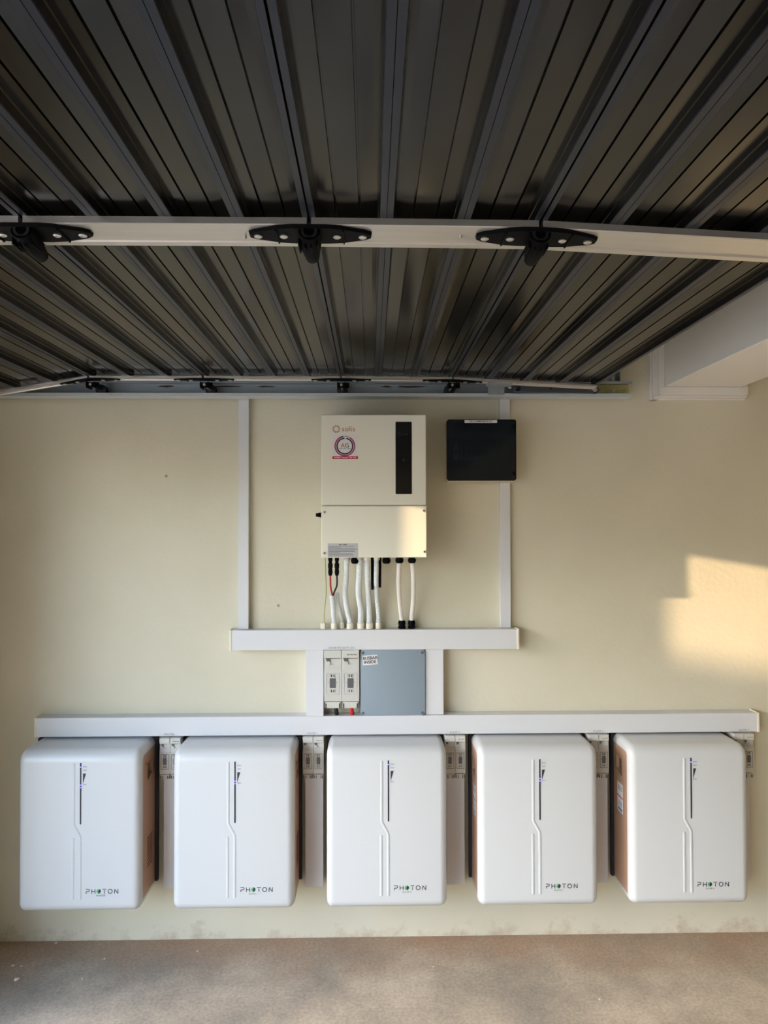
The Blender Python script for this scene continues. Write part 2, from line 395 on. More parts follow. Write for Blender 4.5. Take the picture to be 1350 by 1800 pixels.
def hinge(xc, y0, fl, fr_, sleeve=True, wheel=False):
    """butterfly hinge over a joint: fl / fr_ = frames left and right of the joint (u measured from joint)"""
    hw = 0.46 if wheel else 1.0; yc = y0 + (0.019 if wheel else 0.037); b = B(); top, bot = (-0.0075, -0.0125) if wheel else (-0.0125, -0.0195)
    outl = [(-0.115, 0.008 * hw), (-0.104, 0.017 * hw), (-0.060, 0.034 * hw), (-0.030, 0.038 * hw), (0, 0.038 * hw)]
    for fr, sgn in ((fl, -1), (fr_, 1)):
        pts = [(sgn * -u, w_) for u, w_ in outl]
        poly = [(abs(u), w_) for u, w_ in pts] + [(abs(u), -w_) for u, w_ in reversed(pts)]
        va = []; vb = []
        for u, w_ in poly:
            x, z = fr(sgn * u, top); va.append(b.verts.new((x, yc + w_, z)))
            x, z = fr(sgn * u * 0.985, bot); vb.append(b.verts.new((x, yc + w_ * 0.93, z)))
        b.faces.new(va); b.faces.new(vb[::-1])
        for k in range(len(va)): b.faces.new((va[k], vb[k], vb[(k + 1) % len(va)], va[(k + 1) % len(va)]))
        for u in (0.062,):                      # raised webs on the plate
            x, z = fr(sgn * u, bot - 0.001); box(b, x - 0.0015, x + 0.0015, yc - 0.03 * hw, yc + 0.03 * hw, z - 0.002, z + 0.004)
    h = obj('hinge', b, M['black'], door)
    for u in (-0.098, -0.050, 0.050, 0.098):
        fr = fl if u < 0 else fr_
        x, z = fr(u, bot - 0.001)
        s = B(); tube(s, [(x, yc, z + 0.004), (x, yc, z - 0.001), (x, yc, z - 0.0028)], [0.0078, 0.0078, 0.0052], 14)
        o = obj('screw', s, M['steel'], h, True)
    if sleeve:
        x, z = fl(0, -0.034)
        s = B(); tube(s, [(x, y0 + 0.006, z + 0.012), (x, y0 + 0.03, z + 0.005), (x, y0 + 0.055, z - 0.002), (x, y0 + 0.085, z - 0.008), (x, y0 + 0.092, z - 0.008)], [0.020, 0.022, 0.018, 0.013, 0.008], 18)
        for q in range(4):
            box(s, x - 0.021 + q * 0.0115, x - 0.0185 + q * 0.0115, y0 + 0.012, y0 + 0.050, z - 0.019 + abs(q - 1.5) * 0.004, z)
        obj('roller_sleeve', s, M['black'], h, True)
        s = B(); ring_arc(s, x, z + 0.011, 0.010, 0.015, y0 + 0.002, y0 + 0.006, n=18); obj('sleeve_bore', s, M['rubber'], h)
    if wheel:
        x, z = fl(0, 0); z = 2.2165; yw = 2.825
        s = B(); box(s, x - 0.016, x - 0.010, y0 + 0.02, y0 + 0.07, z - 0.012, z + 0.01); box(s, x + 0.012, x + 0.018, y0 + 0.02, y0 + 0.07, z - 0.012, z + 0.01)
        box(s, x - 0.016, x + 0.03, y0 + 0.03, y0 + 0.036, z - 0.010, z + 0.01)
        obj('roller_bracket', s, M['black'], h)
        s = B(); cyl(s, (x, y0 + 0.02, z), (x, yw, z), 0.005, 10); obj('roller_stem', s, M['steel'], h, True)
        s = B(); tube(s, [(x, yw - 0.012, z), (x, yw - 0.010, z), (x, yw + 0.010, z), (x, yw + 0.012, z)], [0.015, 0.0215, 0.0215, 0.015], 22); obj('roller_wheel', s, M['rubber'], h, True)
    return h
jf = []
for j in range(4):
    fr_r, n_r, w_r = secs[j + 1]; fr_l, n_l, w_l = secs[j]
    fl = (lambda u, h, fr=fr_l, L=n_l * w_l: fr(L + u, h)); f2 = (lambda u, h, fr=fr_r: fr(u, h))
    jf.append((fl, f2))
    hinge(xj[j], ymid, fl, f2)
    hinge(xj[j], yfar, fl, f2, sleeve=False, wheel=True)
# top roller arm on the last section
p0 = at(907, 683, 2.79); p1 = at(1046, 687, 2.79)
b = B(); yA = 2.79
d_ = (p1 - p0); nrm = Vector((-d_.z, 0, d_.x)).normalized() * 0.016
prism(b, [(p0 + nrm), (p0 - nrm), (p1 - nrm * 0.85), (p1 + nrm * 0.85)], lambda *v: (v[0], yA - 0.012, v[2]), lambda *v: (v[0], yA, v[2]))
for p in (p0, p1): cyl(b, (p.x, yA - 0.012, p.z), (p.x, yA, p.z), 0.016 if p is p0 else 0.0145, 20)
ar = obj('roller_arm', b, M['arm'], door); tag(ar, 'dark grey steel roller arm')
for t_, r_, mm in ((0.02, 0.006, 'slot'), (0.43, 0.0045, 'slot'), (0.985, 0.009, 'steel'), (-0.08, 0.008, 'steel')):
    p = p0.lerp(p1, t_); s = B(); cyl(s, (p.x, yA - 0.016, p.z + (0.006 if t_ < 0 else 0)), (p.x, yA - 0.010, p.z), r_, 14); obj('bolt' if mm == 'steel' else 'hole', s, M[mm], ar, True)
s = B(); pb = at(872, 676, 2.78); 
box(s, pb.x - 0.045, pb.x + 0.05, yfar + 0.012, yfar + 0.06, Z0 - 0.028, Z0 - 0.020); box(s, pb.x - 0.03, pb.x + 0.035, 2.783, 2.787, Z0 - 0.052, Z0 - 0.018)
obj('arm_bracket', s, M['galv'], door)

# ------------------------------------------------------------------ door track on the wall
tz0 = at(600, 696.5, 2.80).z; tz1 = tz0 + 0.062; tx0 = XL + 0.004; tx1 = at(1112, 690, 2.80).x
track = thing('door_track', 'galvanised steel C channel door track fixed along the wall below the door', 'door track', (0, D, tz0))
b = B(); box(b, tx0, tx1 - 0.002, 2.862, 2.865, tz0, tz1)
obj('track_web', b, M['galv'], track)
b = B(); box(b, tx0, tx1, 2.800, 2.862, tz1 - 0.003, tz1); box(b, tx0, tx1, 2.800, 2.803, tz1 - 0.010, tz1 - 0.003); obj('upper_lip', b, M['galv'], track)
b = B(); box(b, tx0, tx1, 2.800, 2.862, tz0, tz0 + 0.003); box(b, tx0, tx1, 2.800, 2.803, tz0 + 0.003, tz0 + 0.0125); obj('lower_lip', b, M['lip'], track)
xz0 = at(1049, 690, 2.85).x
b = B(); box(b, xz0, tx1 + 0.004, 2.853, 2.8615, tz0 + 0.004, tz1 - 0.004); zp = obj('splice_plate', b, M['zinc'], track); tag(zp, 'yellow zinc plated splice plate')
for k in range(4):
    x = at(1068 + k * 10, 684, 2.85).x; s = B(); ring_arc(s, x, (tz0 + tz1) / 2 + 0.002, 0.004, 0.006, 2.8505, 2.853, n=14); obj('slot_rim', s, M['galv'], zp)
b = B(); x = at(1079, 684, 2.85).x; tube(b, [(x, 2.8505, (tz0 + tz1) / 2 + 0.002), (x, 2.846, (tz0 + tz1) / 2 + 0.002)], 0.007, 6); obj('nut', b, M['steel'], zp)
xh = at(1080, 665, 2.86).x
b = B()
prism_xz(b, rrect(xh - 0.019, xh + 0.019, tz1, ZC, 0.001, 1), 2.870, 2.873); box(b, xh + 0.016, xh + 0.019, 2.84, 2.870, tz1, ZC)
hg = obj('hanger_angle', b, M['galv'], track)
for k in range(6):
    s = B(); prism_xz(s, rrect(xh - 0.005, xh + 0.005, tz1 + 0.014 + k * 0.06, tz1 + 0.036 + k * 0.06, 0.0045), 2.8685, 2.8702); obj('slot', s, M['steel'], hg)
for px in (330, 470, 700, 1000, 80):
    x = at(px, 690, 2.86).x; s = B(); box(s, x - 0.02, x + 0.02, 2.865, D, tz0 + 0.008, tz1 - 0.008); obj('standoff', s, M['galv'], track)
for px, w_, q in ((395, 0.10, 3), (470, 0.05, 2), (725, 0.09, 3), (680, 0.03, 1), (290, 0.05, 1)):
    b = B(); c = at(px, 676, 2.858)
    pts = [(c.x + math.cos(a) * w_ * random.uniform(0.5, 1), tz1 - 0.012 + math.sin(a) * 0.004 * random.uniform(0.5, 1.3)) for a in [2 * math.pi * k / 14 for k in range(14)]]
    prism_xz(b, pts, 2.8605, 2.8615); obj('grease_smear', b, M['grease'], track)

# ------------------------------------------------------------------ boxed beam, upper right
pl = at(1163, 684, D); prr = at(1296, 683, D)
beam = thing('boxed_beam', 'white boxed beam meeting the wall at upper right, with a moulded frame', 'beam', (pl.x, D, pl.z))
obj('beam_casing', box(B(), pl.x, prr.x, 0.4, D, pl.z, ZC, 0.004, 2), M['beam'], beam)
tw = 0.047
def frame_strip(horizontal):
    b = B()
    if horizontal:
        x0 = at(1149, 700, 2.865).x; x1 = at(1311, 700, 2.865).x
        for z0, z1, y in ((-0.034, -0.001, 2.862), (-0.043, -0.034, 2.872), (-0.050, -0.043, 2.884)): box(b, x0 - (0.0 if y < 2.87 else 0.006), x1, y, D, pl.z + z0, pl.z + z1, 0.001, 1)
    else:
        for x0, x1, y in ((-0.024, -0.001, 2.862), (-0.045, -0.024, 2.872), (-0.054, -0.045, 2.882)): box(b, pl.x + x0, pl.x + x1, y, D, pl.z - 0.03 - (0.02 if x0 < -0.03 else 0), ZC, 0.001, 1)
    return obj('frame_strip', b, M['beam'], beam)
frame_strip(False)
b = B(); x0 = pl.x - 0.024; x1 = prr.x + 0.024
for z0, z1, y, xx in ((-0.034, -0.001, 2.858, x0 + 0.002), (-0.043, -0.034, 2.868, x0 - 0.018), (-0.050, -0.043, 2.880, x0 - 0.028)): box(b, xx, x1, y, D, pl.z + z0, pl.z + z1, 0.001, 1)
obj('frame_strip', b, M['beam'], beam)
obj('frame_strip', box(B(), prr.x + 0.001, prr.x + 0.024, 2.862, D, pl.z - 0.001, ZC, 0.001, 1), M['beam'], beam)

# ------------------------------------------------------------------ PVC trunking
def trunk_box(name, label, px0, py0, px1, py1, depth, caps='', group='white trunking runs on the wall', z0=None, z1=None, lid=True, x0=None, x1=None):
    Y = D - depth
    pm = ((px0 + px1) / 2, (py0 + py1) / 2)
    X0 = at(px0, pm[1], Y).x if x0 is None else x0; X1 = at(px1, pm[1], Y).x if x1 is None else x1
    Z1 = at(pm[0], py0, Y).z if z1 is None else z1; Z0_ = at(pm[0], py1, Y).z if z0 is None else z0
    t = thing(name, label, 'trunking', ((X0 + X1) / 2, D, Z0_), group)
    e = 0.0025
    hor = (X1 - X0) > (Z1 - Z0_)
    if hor: box(b_ := B(), X0, X1, Y + e, D - 0.0005, Z0_ + 0.001, Z1 - 0.001)
    else: box(b_ := B(), X0 + 0.001, X1 - 0.001, Y + e, D - 0.0005, Z0_, Z1)
    obj('channel', b_, M['trunk'], t)
    obj('lid', box(B(), X0, X1, Y, Y + e + 0.006, Z0_, Z1, 0.0012, 2), M['trunk'], t)
    if 'l' in caps: obj('end_cap', box(B(), X0 - 0.003, X0 + 0.006, Y - 0.002, D - 0.0005, Z0_ - 0.002, Z1 + 0.002, 0.0015, 1), M['cap'], t)
    if 'r' in caps: obj('end_cap', box(B(), X1 - 0.006, X1 + 0.003, Y - 0.002, D - 0.0005, Z0_ - 0.002, Z1 + 0.002, 0.0015, 1), M['cap'], t)
    return t, (X0, X1, Z0_, Z1, Y)
TU, tu = trunk_box('cable_trunking', 'wide white horizontal trunking directly below the inverter cables', 404, 1107, 911, 1142, 0.062, 'lr')
TL, tl = trunk_box('cable_trunking', 'longest white horizontal trunking running above all five batteries', 61, 1258, 1333, 1291, 0.062, 'lr')
trunk_box('cable_trunking', 'thin white vertical trunking left of the inverter', 419, 700, 437, 1105, 0.026, z0=tu[3], z1=ZC)
trunk_box('cable_trunking', 'thin white vertical trunking passing behind the dark combiner box', 879, 700, 897, 1103, 0.026, z0=tu[3], z1=ZC)
trunk_box('cable_trunking', 'short white vertical trunking left of the isolators, between two long runs', 537, 1142, 568, 1256, 0.060, z0=tl[3], z1=tu[2])
trunk_box('cable_trunking', 'short white vertical trunking right of the grey busbar box', 747, 1142, 779, 1256, 0.052, z0=tl[3], z1=tu[2])
# ties of the writing on the trunks
text('INVERTER BATT ISO', M['inkgrey'], TU, at(600, 1138, tu[4]).x, tu[4] - 0.0002, tu[2] + 0.0075, 0.0105, spacing=1.1)

# ------------------------------------------------------------------ fuse switches
def fuse_switch(label, x0, x1, z0, z1, yf, group, tagtxt=None, big=False):
    W_ = x1 - x0; H = z1 - z0; xc = (x0 + x1) / 2
    t = thing('fuse_switch', label, 'fuse switch', (xc, D, z0), group)
    g = 0.0006
    zt = z1 - H * 0.135; zb = z0 + H * 0.115
    obj('base', box(B(), x0 + g, x1 - g, yf + 0.022, D - 0.0005, z0, z1, 0.001, 1), M['switch'], t)
    obj('top_cap', box(B(), x0 + g, x1 - g, yf, yf + 0.024, zt, z1, 0.002, 2), M['switch'], t)
    # hinged cover: dips below the cap then comes forward
    prof = [(yf + 0.024, zt), (yf + 0.012, zt), (yf + 0.010, zt - H * 0.12), (yf + 0.005, zt - H * 0.20), (yf + 0.004, zb + H * 0.12), (yf + 0.009, zb + 0.001), (yf + 0.024, zb + 0.001)]
    b = B(); prism(b, prof, lambda y, z: (x0 + g, y, z), lambda y, z: (x1 - g, y, z)); cv = obj('cover', b, M['switch'], t)
    # lever hole, its pointed shadow drawn as a dark grey piece
    zl = zt - H * 0.085
    b = B(); prism_xz(b, [(x0 + W_ * 0.08, zt - 0.0005), (x0 + W_ * 0.92, zt - 0.0005), (x0 + W_ * 0.92, zt - H * 0.012), (x0 + W_ * 0.36, zt - H * 0.016), (x0 + W_ * 0.30, zl), (x0 + W_ * 0.20, zl)], yf + 0.0075, yf + 0.0125)
    obj('lever_shadow', b, M['switchdk'], cv)
    b = B(); cyl(b, (x0 + W_ * 0.26, yf + 0.014, zl), (x0 + W_ * 0.26, yf + 0.003, zl), W_ * 0.10, 16); obj('lever_stud', b, M['switch'], cv, True)
    # framed label with window
    zw1 = zt - H * 0.26; zw0 = zb + H * 0.13; yl = yf + 0.0042
    b = B(); fx0, fx1 = x0 + W_ * 0.14, x0 + W_ * 0.86
    for q in ((fx0, fx1, zw1 - 0.0012, zw1), (fx0, fx1, zw0, zw0 + 0.0012), (fx0, fx0 + 0.001, zw0, zw1), (fx1 - 0.001, fx1, zw0, zw1)):
        box(b, q[0], q[1], yl - 0.0012, yl + 0.002, q[2], q[3])
    obj('label_frame', b, M['inkgrey'] if not big else M['graylabel'], cv)
    hh = zw1 - zw0
    b = B(); prism_xz(b, rrect(xc - W_ * 0.17, xc + W_ * 0.17, zw0 + hh * 0.30, zw0 + hh * 0.76, W_ * 0.05), yl - 0.0014, yl + 0.003); obj('fuse_window', b, M['switchdk'], cv)
    b = B()
    for s in (-1, 1):
        box(b, xc + s * W_ * 0.24 - W_ * 0.018, xc + s * W_ * 0.24 + W_ * 0.018, yl - 0.0014, yl + 0.002, zw0 + hh * 0.55, zw0 + hh * 0.58)
        for zc_ in (0.16, 0.88):
            box(b, xc + s * W_ * 0.07 - W_ * 0.03, xc + s * W_ * 0.07 + W_ * 0.02, yl - 0.0014, yl + 0.002, zw0 + hh * (zc_ - 0.06), zw0 + hh * (zc_ + 0.06))
            box(b, xc + s * W_ * 0.15 - W_ * 0.015, xc + s * W_ * 0.15 + W_ * 0.015, yl - 0.0014, yl + 0.002, zw0 + hh * (zc_ + 0.035), zw0 + hh * (zc_ + 0.06))
            box(b, xc + s * W_ * 0.15 - W_ * 0.015, xc + s * W_ * 0.15 + W_ * 0.015, yl - 0.0014, yl + 0.002, zw0 + hh * (zc_ - 0.06), zw0 + hh * (zc_ - 0.035))
    tag(obj('rating_print', b, M['slot'], cv), kind='stuff')
    # comb foot with slots
    b = B(); box(b, x0 + W_ * 0.08, x1 - W_ * 0.08, yf + 0.008, yf + 0.024, z0 + 0.001, zb - 0.001, 0.001, 1)
    ft = obj('terminal_foot', b, M['switch'], t)
    for s in (0.12, 0.30, 0.74, 0.88):
        if big and s in (0.30, 0.74): continue
        q = B(); box(q, x0 + W_ * s - W_ * 0.03, x0 + W_ * s + W_ * 0.03, yf + 0.0072, yf + 0.010, z0 + 0.002, zb - H * 0.03); obj('foot_slot', q, M['slot'], ft)
    if tagtxt: small_print(M['inkgrey'], t, xc + W_ * 0.08, yf - 0.0003, zt + (z1 - zt) * 0.45, W_ * 0.55, W_ * 0.055, 3, 5)
    return t
yB = 2.832
bx0 = at(568.5, 1200, yB).x; bx2 = at(631, 1200, yB).x; bx1 = (bx0 + bx2) / 2
bz1 = tu[2] - 0.0005; bz0 = at(600, 1246, yB).z
fuse_switch('large grey fuse switch beside the short trunking, over the black cable end', bx0, bx1, bz0, bz1, yB, 'large fuse switches under the inverter', None, True)
fuse_switch('large grey fuse switch touching the busbar box, over the red cable end', bx1, bx2, bz0, bz1, yB, 'large fuse switches under the inverter', True, True)
for px, m_, nm, lb in ((590, 'rubber', 'cable_end', 'short black cable end below the large left fuse switch'), (617, 'redcable', 'cable_end', 'short red cable end below the large right fuse switch')):
    p = at(px, 1249, 2.86)
    b = B(); tube(b, smooth_path([(p.x - 0.004, 2.868, bz0 + 0.004), (p.x, 2.852, bz0 - 0.004), (p.x + 0.004, 2.858, tl[3] + 0.001)], 4), 0.0085, 12)
    o = obj(nm, b, M[m_], None, True); tag(o, lb, 'cable')

# grey busbar box
gx0 = at(633, 1200, 2.838).x; gx1 = at(746.5, 1200, 2.838).x; gz0 = tl[3] + 0.0005; gz1 = tu[2] - 0.0005
jb = thing('junction_box', 'square blue-grey plastic box with a BUSBAR INSIDE sticker', 'junction box', ((gx0 + gx1) / 2, D, gz0))
obj('box_body', box(B(), gx0 + 0.002, gx1 - 0.002, 2.862, D - 0.0005, gz0 + 0.001, gz1 - 0.001, 0.003, 2), M['box'], jb)
b = B(); prism_xz(b, rrect(gx0, gx1, gz0, gz1, 0.010), 2.840, 2.861)
es = [e for e in b.edges if abs(e.verts[0].co.y - 2.840) < 1e-5 and abs(e.verts[1].co.y - 2.840) < 1e-5]
bmesh.ops.bevel(b, geom=es, offset=0.004, segments=3, profile=0.5, affect='EDGES')
lid = obj('box_lid', b, M['box'], jb, True)
for x, z in ((gx0 + 0.010, gz0 + 0.010), (gx1 - 0.010, gz0 + 0.010), (gx0 + 0.010, gz1 - 0.012), (gx1 - 0.010, gz1 - 0.012)):
    s = B(); cyl(s, (x, 2.843, z), (x, 2.8385, z), 0.0058, 14); q = obj('lid_screw', s, M['switchdk'], lid, True)
sx, sz = at(650, 1160, 2.84).x, at(650, 1160, 2.84).z
b = B(); box(b, -0.030, 0.030, -0.0006, 0.0006, -0.019, 0.019); bmesh.ops.rotate(b, verts=b.verts, cent=(0, 0, 0), matrix=Matrix.Rotation(R(-4), 3, 'Y')); bmesh.ops.translate(b, verts=b.verts, vec=(sx, 2.8394, sz))
obj('sticker', b, M['sticker'], jb)
text('BUSBAR', M['ink'], jb, sx, 2.8384, sz + 0.0075, 0.0165, rot=R(4), bold=0.0003)
text('INSIDE', M['ink'], jb, sx, 2.8384, sz - 0.0085, 0.0165, rot=R(4), bold=0.0003)

# ------------------------------------------------------------------ batteries
BF, BB = 2.686, 2.868; BW = 0.455; BZ0, BZ1 = 0.236, 0.838
def shell_profile(off):
    """open side profile (y, z) from the back of the top round the front to the back of the bottom"""
    r = 0.046; rb = 0.034
    pts = [(BB, BZ1 - off)]
    R1 = max(r - off, 0.004); R2 = max(rb - off, 0.004)
    for k in range(9):
        a = R(90 + 90 * k / 8); pts.append((BF + off + R1 + R1 * math.cos(a), BZ1 - off - R1 + R1 * math.sin(a)))
    for k in range(9):
        a = R(180 + 90 * k / 8); pts.append((BF + off + R2 + R2 * math.cos(a), BZ0 + off + R2 + R2 * math.sin(a)))
    pts.append((BB, BZ0 + off)); return pts
def battery(xc, label, sub, leds, k):
    t = thing('battery', label, 'battery', (xc, D, BZ0), 'white wall mounted batteries')
    ck = 0.028; st = []
    for i in range(9):
        a = R(90 * i / 8); st.append((-BW / 2 + ck * (1 - math.sin(a)), ck * (1 - math.cos(a))))
    st = [(x, o) for x, o in reversed(st)] if False else sorted([(-BW / 2 + ck * (1 - math.cos(R(90 * i / 8))), ck * (1 - math.sin(R(90 * i / 8)))) for i in range(9)])
    st = st + [(-x, o) for x, o in reversed(st)]
    b = B(); rings = []
    for x, o in st: rings.append([b.verts.new((xc + x, y, z)) for y, z in shell_profile(o)])
    for a_, c_ in zip(rings, rings[1:]):
        for q in range(len(a_) - 1): b.faces.new((a_[q], a_[q + 1], c_[q + 1], c_[q]))
    # inner lip at both sides and the closed back, so the shell is a solid cover
    for rg, s in ((rings[0], 1), (rings[-1], -1)):
        inn = [b.verts.new((v.co.x, y, z)) for v, (y, z) in zip(rg, shell_profile(ck + 0.004))]
        inn2 = [b.verts.new((v.co.x + s * 0.012, v.co.y, v.co.z)) for v in inn]
        for q in range(len(rg) - 1):
            b.faces.new((rg[q], rg[q + 1], inn[q + 1], inn[q])); b.faces.new((inn[q], inn[q + 1], inn2[q + 1], inn2[q]))
    o = obj('front_shell', b, M['batt'], t, True)
    # metal casing behind and side cheeks with a grip pocket
    cas = obj('casing', box(B(), xc - BW / 2 + 0.012, xc + BW / 2 - 0.012, BF + 0.04, BB - 0.001, BZ0 + 0.036, BZ1 - 0.036), M['browndark'], t)
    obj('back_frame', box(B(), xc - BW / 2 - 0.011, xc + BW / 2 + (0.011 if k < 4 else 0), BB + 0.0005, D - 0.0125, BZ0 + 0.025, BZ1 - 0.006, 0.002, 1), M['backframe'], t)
    obj('mounting_bracket', box(B(), xc - 0.16, xc + 0.16, D - 0.013, D - 0.0005, BZ0 + 0.1, BZ1 - 0.08), M['galv'], t)
    for s in (-1, 1):
        out = shell_profile(ck + 0.0035)
        out = [(min(y, BB - 0.001), z) for y, z in out]
        hy0, hy1 = 2.775, 2.835; hz0, hz1 = 0.705, 0.760; zc_ = 0.735
        up = [p for p in out if p[1] > zc_]; dn = [p for p in out if p[1] < zc_]
        yfr = BF + ck + 0.0035
        P1 = [(BB - 0.001, zc_)] + up + [(yfr, zc_), (hy0, zc_), (hy0, hz1), (hy1, hz1), (hy1, zc_)]
        P2 = [(yfr, zc_)] + dn + [(BB - 0.001, zc_), (hy1, zc_), (hy1, hz0 + 0.004), (hy0, hz0 - 0.012), (hy0, zc_)]
        b = B(); xo, xi = xc + s * (BW / 2 - 0.0005), xc + s * (BW / 2 - 0.012)
        for P in (P1, P2): prism(b, P, lambda y, z: (xo, y, z), lambda y, z: (xi, y, z))
        ch = obj('side_panel', b, M['brown'], t)
        tag(ch, 'bronze brown side panel')
        if s < 0:
            b = B(); prism(b, [(2.765, 0.548), (2.825, 0.548), (2.825, 0.662), (2.765, 0.662)], lambda y, z: (xo - 0.0006, y, z), lambda y, z: (xo + 0.0005, y, z)); stk = obj('rating_sticker', b, M['sticker'], ch)
            for (a0, a1, m_) in ((0.606, 0.611, 'red'), (0.556, 0.564, 'blue'), (0.635, 0.638, 'inkgrey'), (0.645, 0.648, 'inkgrey'), (0.585, 0.587, 'inkgrey'), (0.575, 0.577, 'inkgrey')):
                q = B(); w0, w1 = (2.765, 2.825) if m_ == 'red' else (2.770, 2.815)
                prism(q, [(w0, a0), (w1, a0), (w1, a1), (w0, a1)], lambda y, z: (xo - 0.0012, y, z), lambda y, z: (xo - 0.0004, y, z)); obj('sticker_print', q, M[m_], ch)
        else:
            for q_ in range(9):
                q = B(); z_ = 0.36 + q_ * 0.0135
                prism(q, [(2.775, z_), (2.835, z_), (2.835, z_ + 0.007), (2.775, z_ + 0.007)], lambda y, z: (xo + 0.0010, y, z), lambda y, z: (xo - 0.0005, y, z)); obj('vent_slat', q, M['browndark'], ch)
            q = B(); cyl(q, (xo + 0.0015, 2.755, 0.765), (xo - 0.001, 2.755, 0.765), 0.005, 12); obj('panel_screw', q, M['switchdk'], ch, True)
    # embossed channels on the front: low half-round ridges
    def ridge(pts, r=0.0058):
        b = B(); tube(b, [(xc + x, BF + 0.0012, z) for x, z in pts], r, 10); bmesh.ops.scale(b, verts=b.verts, vec=(1, 0.6, 1), space=Matrix.Translation((0, -(BF + 0.0012), 0))); return b
    obj('ridge', ridge([(-0.0195, 0.792), (-0.0195, 0.566), (-0.018, 0.560), (0.003, 0.522), (0.005, 0.515), (0.005, 0.288)]), M['batt'], t, True)
    obj('ridge', ridge([(-0.0215, 0.514), (-0.0215, 0.288)]), M['batt'], t, True)
    b = B(); prism_xz(b, rrect(xc + 0.0035, xc + 0.0085, 0.565, 0.794, 0.0024), BF - 0.0010, BF + 0.003); ls = obj('led_strip', b, M['ledstrip'], t)
    for i in range(9):
        z = 0.778 - i * 0.0095
        s = B(); cyl(s, (xc + 0.006, BF - 0.0002, z), (xc + 0.006, BF - 0.0015, z), 0.0023 if i in leds else 0.0012, 10)
        q = obj('led', s, M['led'] if i in leds else M['ledoff'], ls)
        if i in leds: tag(q, 'glowing blue led')
    b = B(); prism_xz(b, [(xc + 0.0145, 0.754), (xc + 0.0145, 0.716), (xc + 0.0258, 0.754)], BF - 0.0006, BF + 0.001); obj('charge_mark', b, M['ink'], t)
    for s_, z in (('RUN', 0.779), ('ALM', 0.766), ('SOC', 0.713)):
        text(s_, M['inkgrey'], t, xc + 0.0215, BF - 0.0003, z, 0.0066)
    # name with a gap-cut P, crossbar free T and a globe for the first O
    zc = 0.3165; h = 0.0165; x = xc + 0.027; yy0, yy1 = BF - 0.0005, BF + 0.0008; lw = 0.0026
    b = B()
    def bar(ax, az, bx_, bz_):
        dx, dz = bx_ - ax, bz_ - az; L = math.hypot(dx, dz); nx, nz = -dz / L * lw / 2, dx / L * lw / 2
        prism_xz(b, [(ax + nx, az + nz), (bx_ + nx, bz_ + nz), (bx_ - nx, bz_ - nz), (ax - nx, az - nz)], yy0, yy1)
    hz = h / 2
    bar(x, zc + hz, x + 0.009, zc + hz); ring_arc(b, x + 0.009, zc + hz - 0.0043, 0.003, 0.0056, yy0, yy1, -90, 90, 10); bar(x + 0.009, zc - 0.0003, x + 0.002, zc - 0.0003); bar(x + 0.0013, zc - 0.0003, x + 0.0013, zc - hz)
    x += 0.022; bar(x, zc + hz, x, zc - hz); bar(x + 0.012, zc + hz, x + 0.012, zc - hz); bar(x, zc, x + 0.012, zc)
    gx = x + 0.0255
    x = gx + 0.014; bar(x, zc + hz - 0.0005, x + 0.0145, zc + hz - 0.0005); bar(x + 0.0072, zc + hz - 0.004, x + 0.0072, zc - hz)
    x += 0.0285; ring_arc(b, x, zc, 0.0062, 0.0090, yy0, yy1, n=24)
    x += 0.0165; bar(x, zc - hz, x, zc + hz - 0.004); bar(x, zc + hz, x + 0.0125, zc - hz); bar(x + 0.0125, zc - hz, x + 0.0125, zc + hz)
    tag(obj('brand_lettering', b, M['ink'], t), kind='stuff')
    b = B(); ring_arc(b, gx, zc, 0.0001, 0.0088, yy0 + 0.0002, yy1, 0, 360, 24); gl = obj('globe_mark', b, M['green'], t)
    b = B(); prism_xz(b, [(gx + 0.0005, zc + 0.0082), (gx + 0.006, zc + 0.0062), (gx + 0.0085, zc + 0.0005), (gx + 0.005, zc - 0.004), (gx + 0.002, zc - 0.0085), (gx - 0.001, zc - 0.006), (gx + 0.0005, zc - 0.002), (gx - 0.005, zc - 0.001), (gx - 0.001, zc + 0.002), (gx + 0.001, zc + 0.005)], yy0 - 0.0004, yy0 + 0.0004)
    obj('globe_land', b, M['darkgreen'], gl)
    text(sub, M['inkgrey'], t, gx + (0.008 if sub == 'MASTER' else 0.0), BF - 0.0003, zc - 0.0155, 0.0085, spacing=1.15)
    return t
bcs = [at(36, 1450, 2.715).x + BW / 2, at(305.5, 1450, 2.715).x + BW / 2, (at(572, 1450, 2.715).x + at(785, 1450, 2.715).x) / 2, at(1046.5, 1450, 2.715).x - BW / 2, at(1309, 1450, 2.715).x - BW / 2]
blab = ['leftmost white battery, marked MASTER below its name', 'white battery marked SLAVE 1, second from the left', 'middle white battery of the five, marked SLAVE 2', 'white battery marked SLAVE 3, second from the right', 'rightmost white battery, marked SLAVE 4, bronze left side showing']
for k in range(5):
    battery(bcs[k], blab[k], ['MASTER', 'SLAVE 1', 'SLAVE 2', 'SLAVE 3', 'SLAVE 4'][k], [(0, 7, 8), (6, 7), (0,), (6, 7), (0,)][k], k)

